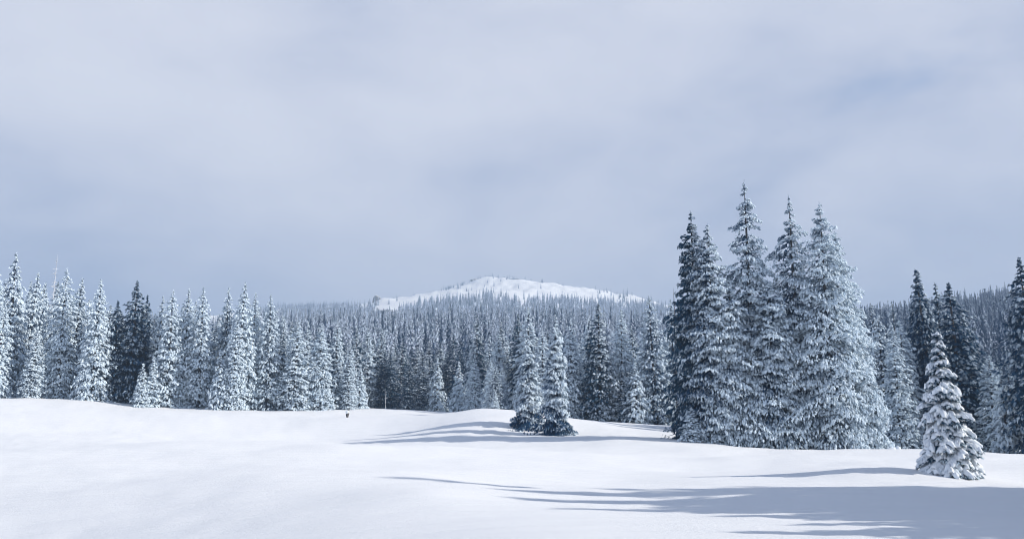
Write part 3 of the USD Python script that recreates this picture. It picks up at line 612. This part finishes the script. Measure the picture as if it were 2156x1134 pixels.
# trees to the right of the frame, whose shadows cross the foreground
rs = random.Random(4)
for X, Y, h, kind in [(15.2, 12.6, 7.0, 'conical_a'), (19.0, 12.2, 9.0, 'conical_b'), (44.0, 21.6, 28.0, 'conical_b'), (25.0, 17.6, 12.5, 'columnar_b'), (31.0, 18.4, 17.0, 'conical_a'), (16.0, 14.2, 6.5, 'conical_a'), (17.5, 17.6, 8.5, 'conical_a'), (19.5, 15.4, 9.0, 'dark_b'), (22.0, 19.2, 12.5, 'columnar_b'), (23.5, 16.8, 13.0, 'conical_b'),
                      (26.0, 14.6, 12.5, 'conical_a'), (27.5, 18.6, 16.0, 'conical_a'), (29.0, 21.2, 17.0, 'columnar_b'), (30.0, 16.2, 15.5, 'columnar_b'), (33.0, 20.4, 19.5, 'dark_a'), (34.5, 17.4, 17.5, 'conical_b'), (38.5, 19.6, 22.5, 'columnar_b'), (41.0, 22.0, 23.5, 'conical_a')]:
    path, H, R = protos[kind]; s = h / H; w = 1.35 * s ** .5
    t = thing('spruce_tree', (X, Y, gz(X, Y) - .1), rs.uniform(0, 360), (w, w, s), label='spruce standing right of the foreground, seen only by its shadow on the snow', cat='tree', group='spruces that shade the right foreground')
    t.GetReferences().AddInternalReference(path); t.SetInstanceable(True)

# ------------------------------------------------------------------ far forest
rng = np.random.default_rng(99)
forest = UsdGeom.PointInstancer.Define(stage, '/World/mountain_forest')
tag(forest.GetPrim(), label='dense frosted conifer forest covering the slopes of the far mountain and hillside', cat='forest', kind='stuff')
targets = []
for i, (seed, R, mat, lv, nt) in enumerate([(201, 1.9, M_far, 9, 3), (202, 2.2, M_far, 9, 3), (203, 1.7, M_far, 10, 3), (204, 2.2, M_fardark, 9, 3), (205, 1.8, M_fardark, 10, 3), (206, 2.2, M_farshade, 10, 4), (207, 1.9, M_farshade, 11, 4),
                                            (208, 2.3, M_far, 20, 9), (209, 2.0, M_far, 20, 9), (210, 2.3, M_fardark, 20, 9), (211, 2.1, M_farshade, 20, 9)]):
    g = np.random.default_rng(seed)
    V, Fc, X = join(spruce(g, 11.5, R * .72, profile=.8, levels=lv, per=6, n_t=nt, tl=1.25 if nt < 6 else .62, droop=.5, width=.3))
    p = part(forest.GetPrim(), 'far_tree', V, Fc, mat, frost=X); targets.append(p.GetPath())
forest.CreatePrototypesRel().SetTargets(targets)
pts = []
def scatter(n, u0, u1, Y0, Y1, keep, dark, dk=(3, 4), big=1.0):
    k = 0
    Y = (rng.uniform(0, 1, n) * (Y1 ** 1.7 - Y0 ** 1.7) + Y0 ** 1.7) ** (1 / 1.7)
    u = rng.uniform(u0, u1, n); x = (u - CX) / F_PX * Y * 1.02
    z = ground_z(x, Y)
    row = HORIZON - (z - EYE) / Y * F_PX
    clump = meshkit.fbm(np.column_stack([x / 90, Y / 90, 0 * x]), 3, 31)
    ok = keep(u, row, Y, clump) > rng.random(n)
    for a in np.nonzero(ok)[0]:
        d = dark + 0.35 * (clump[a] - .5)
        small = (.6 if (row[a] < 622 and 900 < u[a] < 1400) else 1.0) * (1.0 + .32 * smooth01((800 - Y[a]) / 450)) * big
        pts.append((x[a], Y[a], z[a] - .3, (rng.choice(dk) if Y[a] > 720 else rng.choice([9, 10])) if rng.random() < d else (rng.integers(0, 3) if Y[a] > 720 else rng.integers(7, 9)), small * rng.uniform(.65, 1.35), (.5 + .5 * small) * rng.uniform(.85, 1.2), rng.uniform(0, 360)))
def keep_mountain(u, row, Y, c):
    line = 8 + np.interp(u, [560, 640, 700, 790, 800, 860, 900, 960, 1040, 1100, 1180, 1260, 1350, 1450], [650, 646, 640, 640, 640, 640, 632, 622, 620, 618, 624, 632, 640, 646])
    k = smooth01((row - line + 44 * (c - .5)) / 11.0) + 0.035 * (c > .5) * (row > line - 24) + .07 * np.exp(-((u - 1036) / 22) ** 2) * (row > 586)
    bare = 1.5 * np.exp(-(((u - 820) / 27) ** 2 + ((row - 663) / 18) ** 2)) + .8 * np.exp(-(((u - 1098) / 14) ** 2 + ((row - 640) / 14) ** 2))
    ridge = np.interp(u, [860, 900, 960, 1000, 1040, 1075, 1130, 1200, 1280, 1350], [632, 622, 606, 592, 583, 588, 595, 602, 616, 629])
    k = k + .5 * (c > .47) * np.exp(-((row - ridge) / 3.5) ** 2) * ((u > 930) & (u < 1080)) + .2 * (c > .52) * np.exp(-((row - ridge) / 4) ** 2) * (u >= 1080)
    return k * (1 - np.clip(bare * 1.3, 0, 1))
scatter(12500, 520, 1520, 330, 1760, keep_mountain, .38)
scatter(1000, -40, 1560, 215, 340, lambda u, row, Y, c: 1.0 + 0 * u, .35)
scatter(3000, 1500, 2330, 215, 740, lambda u, row, Y, c: 1.0 + 0 * u, .92, (3, 5, 5, 6, 6), 1.15)
scatter(900, -60, 560, 330, 700, lambda u, row, Y, c: 1.0 + 0 * u, .4)
pts = np.array(pts)
forest.CreatePositionsAttr(Vt.Vec3fArray.FromNumpy(pts[:, :3].astype(np.float32)))
forest.CreateProtoIndicesAttr(Vt.IntArray.FromNumpy(pts[:, 3].astype(np.int32)))
forest.CreateScalesAttr(Vt.Vec3fArray.FromNumpy(np.column_stack([pts[:, 5], pts[:, 5], pts[:, 4]]).astype(np.float32)))
forest.CreateOrientationsAttr(Vt.QuathArray([Gf.Quath(math.cos(math.radians(a) / 2), 0, 0, math.sin(math.radians(a) / 2)) for a in pts[:, 6]]))

# ------------------------------------------------------------------ rocks on the ridge
def rock(u, v, Y, size, seed, label):
    p = at(u, v, Y); m = trimesh.creation.icosphere(3)
    V = m.vertices * (0.6 + 0.8 * meshkit.fbm(m.vertices * 1.6 + seed * 7.3, 3, seed))[:, None] * np.array(size)
    t = thing('rock_outcrop', (p[0], Y, gz(p[0], Y)), label=label, cat='rock')
    part(t, 'rock', V, m.faces, M_rock)
    P2 = trimesh.creation.icosphere(2); V2 = P2.vertices * (0.6 + .8 * meshkit.fbm(P2.vertices * 1.9 + seed, 3, seed + 5))[:, None] * np.array(size) * .55 + [size[0] * .9, -size[1] * .4, -.1 * size[2]]
    part(t, 'rock', V2, P2.faces, M_rock)
rock(793, 628, 1325, (6, 6, 9), 1, 'dark rock knob on the left shoulder of the mountain ridge')
rock(822, 655, 1140, (16, 7, 6), 2, 'snow topped crag in the bare clearing below the rock knob')
rock(1078, 586, 1745, (20, 7, 6), 3, 'low rock band just right of the mountain peak')
rock(1316, 621, 1680, (16, 6, 5), 4, 'dark rock rib near the right end of the snowy ridge')
rock(1000, 591, 1700, (8, 6, 4), 5, 'rocky knob on the ridge left of the mountain peak')

# ------------------------------------------------------------------ dead trunks and small things
def snag(u, v, Y, r, mat, seed, label, twigs=40, tl=.9, wob=.05):
    g = np.random.default_rng(seed); tip = at(u, v, Y); z = gz(tip[0], Y) - .1; H = tip[2] - z
    t = thing('dead_tree', (tip[0], Y, z), label=label, cat='tree')
    vv, q = trunk_mesh(H, r, 7, g, wob); part(t, 'trunk', vv, q, mat)
    V, Fc, o = [], [], 0
    for i in range(twigs):
        s = g.uniform(.45, .97); a = g.uniform(0, 6.28); L = tl * (1.15 - s) * 2 * g.uniform(.5, 1.2); e = g.uniform(-.4, .35)
        p0 = np.array([0, 0, s * H]); d = np.array([math.cos(a) * math.cos(e), math.sin(a) * math.cos(e), math.sin(e)]); sd = np.cross(d, [0, 0, 1.0]); upv = np.cross(sd, d)
        w = .045
        ring = [sd * w, upv * w, -sd * w, -upv * w]
        V += [p0 + k for k in ring] + [p0 + d * L * .6 + [0, 0, -.06 * L] + k * .6 for k in [np.array(x) for x in ring]] + [p0 + d * L + [0, 0, .02 * L]]
        for k in range(4):
            n = (k + 1) % 4
            Fc += [(o + k, o + n, o + 4 + n), (o + k, o + 4 + n, o + 4 + k), (o + 4 + k, o + 4 + n, o + 8)]
        o += 9
    tag(part(t, 'twigs', np.array(V), np.array(Fc), mat), kind='stuff')
snag(120, 536, 150, .13, M_rime, 1, 'thin rime covered dead tree top above the left tree line', 110, 1.1)
snag(1418, 606, 124, .15, M_bark, 2, 'thin bare dead trunk just left of the tall clump', 26, .6)
snag(813, 822, 158, .042, M_rime, 3, 'thin white bare pole of a trunk before the dark blue forest', 6, .4)
snag(1402, 890, 104, .02, M_rime, 4, 'thin twig standing in the snow left of the tall clump', 3, .12)

def lump(rng, size, sub=3, rough=.35):
    m = trimesh.creation.icosphere(sub); V = m.vertices.copy()
    V *= (1 - rough / 2 + rough * meshkit.fbm(V * 1.8 + rng.uniform(0, 50, 3), 3, 1))[:, None]
    return V * np.array(size), m.faces
g = np.random.default_rng(8)
p = at(731, 881, 117)
t = thing('tree_stump', (p[0], p[1], gz(p[0], p[1]) - .05), label='small dark stump with a white snow cap standing alone on the open snow', cat='stump')
zs = np.array([-.2, .0, .35, .62]); rr = np.array([.08, .11, .20, .22]); a = np.arange(12) * 2 * np.pi / 12
V = np.stack([np.cos(a)[None] * rr[:, None], np.sin(a)[None] * rr[:, None], np.repeat(zs[:, None], 12, 1)], -1).reshape(-1, 3) * (1 + .12 * g.normal(size=(48, 1)) * [1, 1, 0])
i, j = np.meshgrid(np.arange(3), np.arange(12), indexing='ij')
part(t, 'wood', V, np.stack([i * 12 + j, i * 12 + (j + 1) % 12, (i + 1) * 12 + (j + 1) % 12, (i + 1) * 12 + j], -1).reshape(-1, 4), M_bark)
V, Fc = lump(g, (.25, .25, .24)); part(t, 'snow_cap', V + [0, 0, .70], Fc, M_snowload, smooth=True)
for dx in (.06, .17):
    vv, q = trunk_mesh(.62, .022, 5, base=0.0); part(t, 'twig', vv + [dx, 0, .72] + np.outer(np.maximum(vv[:, 2], 0), [.12, 0, 0]), q, M_bark)
for u, v, Y, sz, lab in [(1878, 938, 71, (.35, .25, .16), 'small low heap of snow at the foot of the pale trees, left one of two'), (1890, 936, 71, (.22, .25, .24), 'small knob of snow at the foot of the pale trees, right one of two')]:
    p = at(u, v, Y); t = thing('snow_heap', (p[0], Y, gz(p[0], Y)), label=lab, cat='snow heap')
    V, Fc = lump(g, sz); part(t, 'snow', V, Fc, M_snowload, smooth=True)
